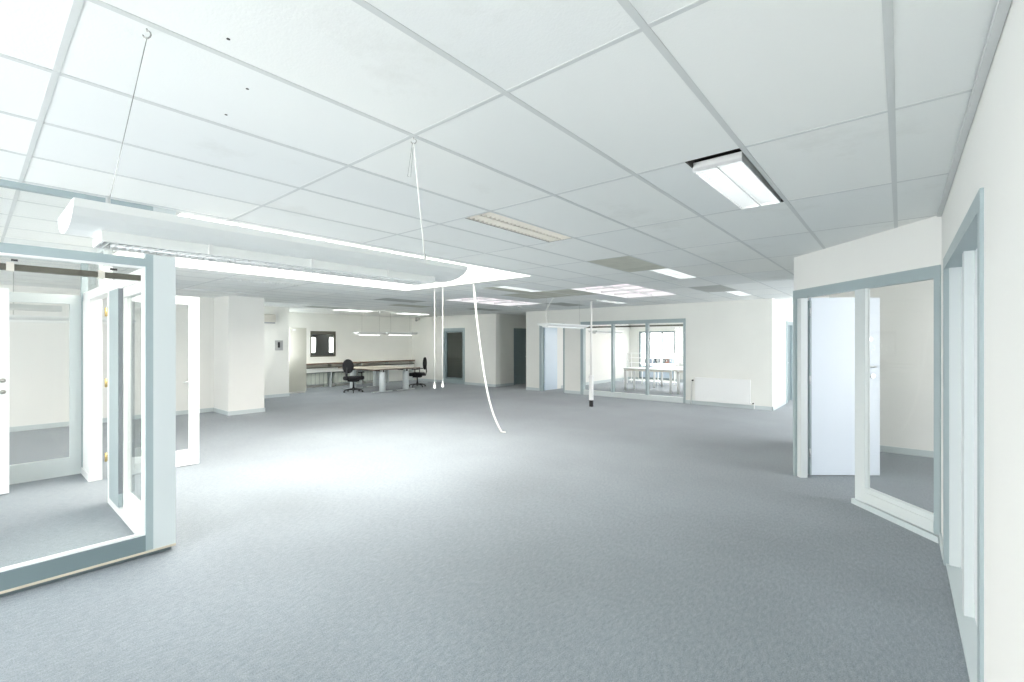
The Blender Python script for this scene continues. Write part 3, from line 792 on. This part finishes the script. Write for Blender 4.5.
MB().lathe([(.05, H-.02), (.05, H-.006)], n=16).build('ceiling_rose', M['white'], pp)

# ---------------------------------------------------------------- desks and chairs
def desk(label, loc, W_, Dp):
    r = thing('office_desk', label, 'desk', loc, 0, 'desks in the far-left corner')
    MB().box(-W_, .20, -Dp/2, Dp/2, .715, .74).build('tabletop', M['desktop'], r)
    MB().box(.20, .212, -Dp/2, Dp/2, .712, .742).box(-W_, .212, -Dp/2-.012, -Dp/2, .712, .742).box(-W_, .212, Dp/2, Dp/2+.012, .712, .742).build('edge_band', M['deskedge'], r, label='brown edge')
    for x in (0, -W_+.20):
        lg = MB().lathe([(.10, .03), (.105, .04), (.105, .62), (.10, .63)], (x, 0, 0), n=24).build('leg', M['deskgrey'], r)
        MB().box(x-.06, x+.06, -.05, .05, .63, .715).build('leg_head', M['deskgrey'], lg)
        MB().box(x+.045, x+.062, -.03, .03, .635, .70).build('cable_port', M['black'], lg)
        MB().box(x-.03, x+.03, -Dp/2+.05, Dp/2-.06, 0, .03, bev=.005).build('foot', M['deskgrey'], lg)
    MB().box(-W_+.3, -.1, -.03, .03, .66, .71).build('crossbar', M['black'], r)
    return r
desk('desk with thick round grey legs, nearer the hall', (-12.68, 8.55, 0), 1.95, .86)
desk('desk with thick round grey legs, on the far side of the pair', (-12.68, 9.46, 0), 1.95, .86)
def chair(label, loc, rz):
    r = thing('office_chair', label, 'chair', loc, rz, 'black swivel chairs')
    # faces +y
    b = MB()
    bs = MB()
    for i in range(5):
        a = 2*PI*i/5 + .3
        bs.tube([(0, 0, .10), (.15*math.cos(a), .15*math.sin(a), .095), (.29*math.cos(a), .29*math.sin(a), .065)], [.028, .022, .016], 8)
    bs.lathe([(.04, .06), (.045, .13), (.03, .16)], n=16)
    bs.build('base', M['black'], r)
    for i in range(5):
        a = 2*PI*i/5 + .3; cx_, cy_ = .29*math.cos(a), .29*math.sin(a)
        MB().tube([(cx_-.012*math.sin(a), cy_+.012*math.cos(a), .028), (cx_+.012*math.sin(a), cy_-.012*math.cos(a), .028)], .028, 12).build('caster', M['black'], r)
    MB().tube([(0, 0, .15), (0, 0, .42)], [.028, .022], 12).build('gas_post', M['black'], r)
    # seat cushion
    b = MB(); b.box(-.25, .25, -.23, .25, .39, .51, bev=.04); b.box(-.12, .12, -.14, .14, .34, .40)
    b.build('seat', M['fabric'], r)
    # oval backrest
    N = 20; pf = []
    for i in range(N):
        a = 2*PI*i/N
        pf.append((.205*math.cos(a), .84 + .225*math.sin(a)))
    b = MB(); b.prism(pf, 'y', -.30, -.25)
    bmesh.ops.bevel(b.bm, geom=[e for e in b.bm.edges if abs(e.verts[0].co.y-e.verts[1].co.y) < 1e-6], offset=.012, segments=2, affect='EDGES')
    b.build('backrest', M['fabric'], r)
    MB().tube([(0, -.10, .41), (0, -.30, .42), (0, -.335, .55), (0, -.31, .80)], .022, 8).build('back_bar', M['black'], r)
    for s in (-1, 1):
        ar = MB().tube([(s*.20, 0, .43), (s*.29, 0, .45), (s*.30, 0, .63)], .016, 8).build('armrest', M['black'], r)
        MB().box(s*.30-.035, s*.30+.035, -.14, .12, .63, .66, bev=.01).build('arm_pad', M['black'], ar)
    return r
chair('black swivel chair with tall oval back at the near side of the desks', (-13.35, 7.93, 0), .4)
chair('black swivel chair turned sideways at the far end of the desks', (-13.2, 10.35, 0), 2.2)

# ---------------------------------------------------------------- meeting room furniture
def mtable(label, loc, W_, Dp):
    r = thing('meeting_table', label, 'table', loc, 0, 'white meeting tables')
    MB().box(0, W_, 0, Dp, .715, .75, bev=.006).build('tabletop', M['white'], r)
    MB().box(.08, W_-.08, .06, .08, .66, .715).box(.08, W_-.08, Dp-.08, Dp-.06, .66, .715).split('apron', M['cream'], r)
    for x in (.05, W_-.05):
        for y in (.07, Dp-.07):
            MB().tube(cr([(x, y, 0), (x, y, .60), (x+(.0), y, .66), (x, y, .715)], 2), .040, 10).build('leg', M['white'], r)
    return r
mtable('white meeting table in front, behind the right-hand panes', (-7.0, 13.95, 0), 1.62, .8)
mtable('white meeting table behind, touching the window side', (-6.6, 15.35, 0), 1.6, .8)
mtable('white meeting table at right, cut off by the glazing frame', (-5.3, 14.1, 0), 1.6, .8)
rk = thing('metal_rack', 'white open metal rack with folders behind the meeting tables', 'rack', (-8.15, 16.6, 0))
b = MB()
for x in (0, .62, 1.24, 1.86):
    for y in (0, .35): b.box(x-.015, x+.015, y-.015, y+.015, 0, 1.18)
b.split('upright', M['white'], rk)
for z in (.12, .80, .985, 1.165): MB().box(0, 1.86, 0, .35, z-.008, z+.008).build('shelf', M['white'], rk)
ix = 0
folders = [(.70, 'boxg', 'dark grey ring folder, leftmost on the rack'), (.82, 'boxb', 'blue ring folder beside the dark grey leftmost one'), (1.02, 'boxb', 'blue ring folder in the middle of the rack'), (1.14, 'boxg', 'dark grey ring folder right of the middle blue one'), (1.42, 'boxg', 'dark grey ring folder next to the red one'), (1.52, 'boxr', 'red ring folder on the rack'), (1.66, 'boxb', 'blue ring folder at the right end of the rack')]
for x, mm, lab in folders:
    r = thing('ring_folder', lab, 'folder', (-8.15+x, 16.63, .809), 0, 'folders on the rack')
    MB().box(0, .075, 0, .28, 0, .165, bev=.003).build('cover', M[mm], r)
    MB().box(.02, .055, -.002, 0, .07, .14).build('spine_label', M['white'], r)
# glazed door in the north facade
nw = sroot('window_9', 'bright dark-framed window at the back of the meeting room', 'window', (-8.55, YN, 0))
MB().box(0, .07, .03, .12, .04, 2.05).box(1.48, 1.55, .03, .12, .04, 2.05).box(.07, 1.48, .03, .12, 1.98, 2.05).box(.07, 1.48, .03, .12, .04, .11).box(.97, 1.03, .04, .11, .11, 1.98).box(.43, .48, .04, .11, .11, 1.98).box(.48, .97, .05, .10, 1.72, 1.77).build('frame', M['bluedk'], nw)
MB().box(.07, 1.48, .04, .11, .11, .62).build('lower_panel', M['doorb'], nw)
MB().box(.07, 1.48, .072, .078, .62, 1.98).build('pane', M['glass'], nw)
bn = thing('neighbour_building', 'terracotta brick building seen outside the meeting room window', 'building', (-8.6, 24.0, -.5))
MB().box(0, 4, 0, 3, 0, 3.4).build('walls', M['pinkish'], bn)
MB().box(-.15, 4.15, -.15, 3.15, 3.4, 3.6).build('roof', M['boxg'], bn)
MB().box(.6, 1.4, -.02, 0, 1.4, 2.6).build('window', M['boxb'], bn)
struct(MB().box(-30, 15, YN+.3, 40, -.7, -.5), 'ground', mat('paving', (.42, .42, .40), .9, vary=.1), None)

# ceiling hit marks (old screw marks)
# ---------------------------------------------------------------- light
wd = bpy.data.worlds.new('sky'); S.world = wd; wd.use_nodes = True
nt = wd.node_tree
bg = nt.nodes['Background']; bg.inputs[0].default_value = (.975, .985, 1.0, 1); bg.inputs[1].default_value = 8.0
def portal(loc, rot, sx, sy):
    l = bpy.data.lights.new('window_portal', 'AREA'); l.shape = 'RECTANGLE'; l.size = sx; l.size_y = sy
    l.cycles.is_portal = True
    o = bpy.data.objects.new('window_portal', l); COL.objects.link(o); o.location = loc; o.rotation_euler = rot
for a, b_ in SW: portal(((a+b_)/2, YB-.26, 1.4), (PI/2, 0, 0), b_-a, 2.2)      # light travels +y
for a, b_ in EW: portal((XE+.26, (a+b_)/2, 1.4), (PI/2, 0, PI/2), b_-a, 2.2)   # light travels -x
portal((-14.8, 5.9, 1.6), (PI/2, 0, 0), 1.7, 1.2); portal((-12.95, 4.4, 1.7), (PI/2, 0, 0), 1.4, .8)
for a, b_ in NW: portal(((a+b_)/2, YN+.26, 1.05), (PI/2, 0, PI), b_-a, 2.0)

# ---------------------------------------------------------------- camera & view
cd = bpy.data.cameras.new('camera'); cam = bpy.data.objects.new('camera', cd); COL.objects.link(cam)
cd.sensor_width = 36; cd.lens = 459/1024*36; cd.shift_y = 1/1024; cd.clip_start = .05
cam.location = (0, 0, EYE); cam.rotation_euler = (PI/2, 0, math.radians(40.242))
S.camera = cam
S.view_settings.view_transform = 'Standard'; S.view_settings.look = 'None'
S.view_settings.gamma = 1; S.view_settings.use_curve_mapping = False; S.view_settings.exposure = 0.78
S.cycles.max_bounces = 12; S.cycles.diffuse_bounces = 8; S.cycles.transparent_max_bounces = 24; S.cycles.glossy_bounces = 4
S.cycles.use_denoising = True
S.cycles.sample_clamp_indirect = 6
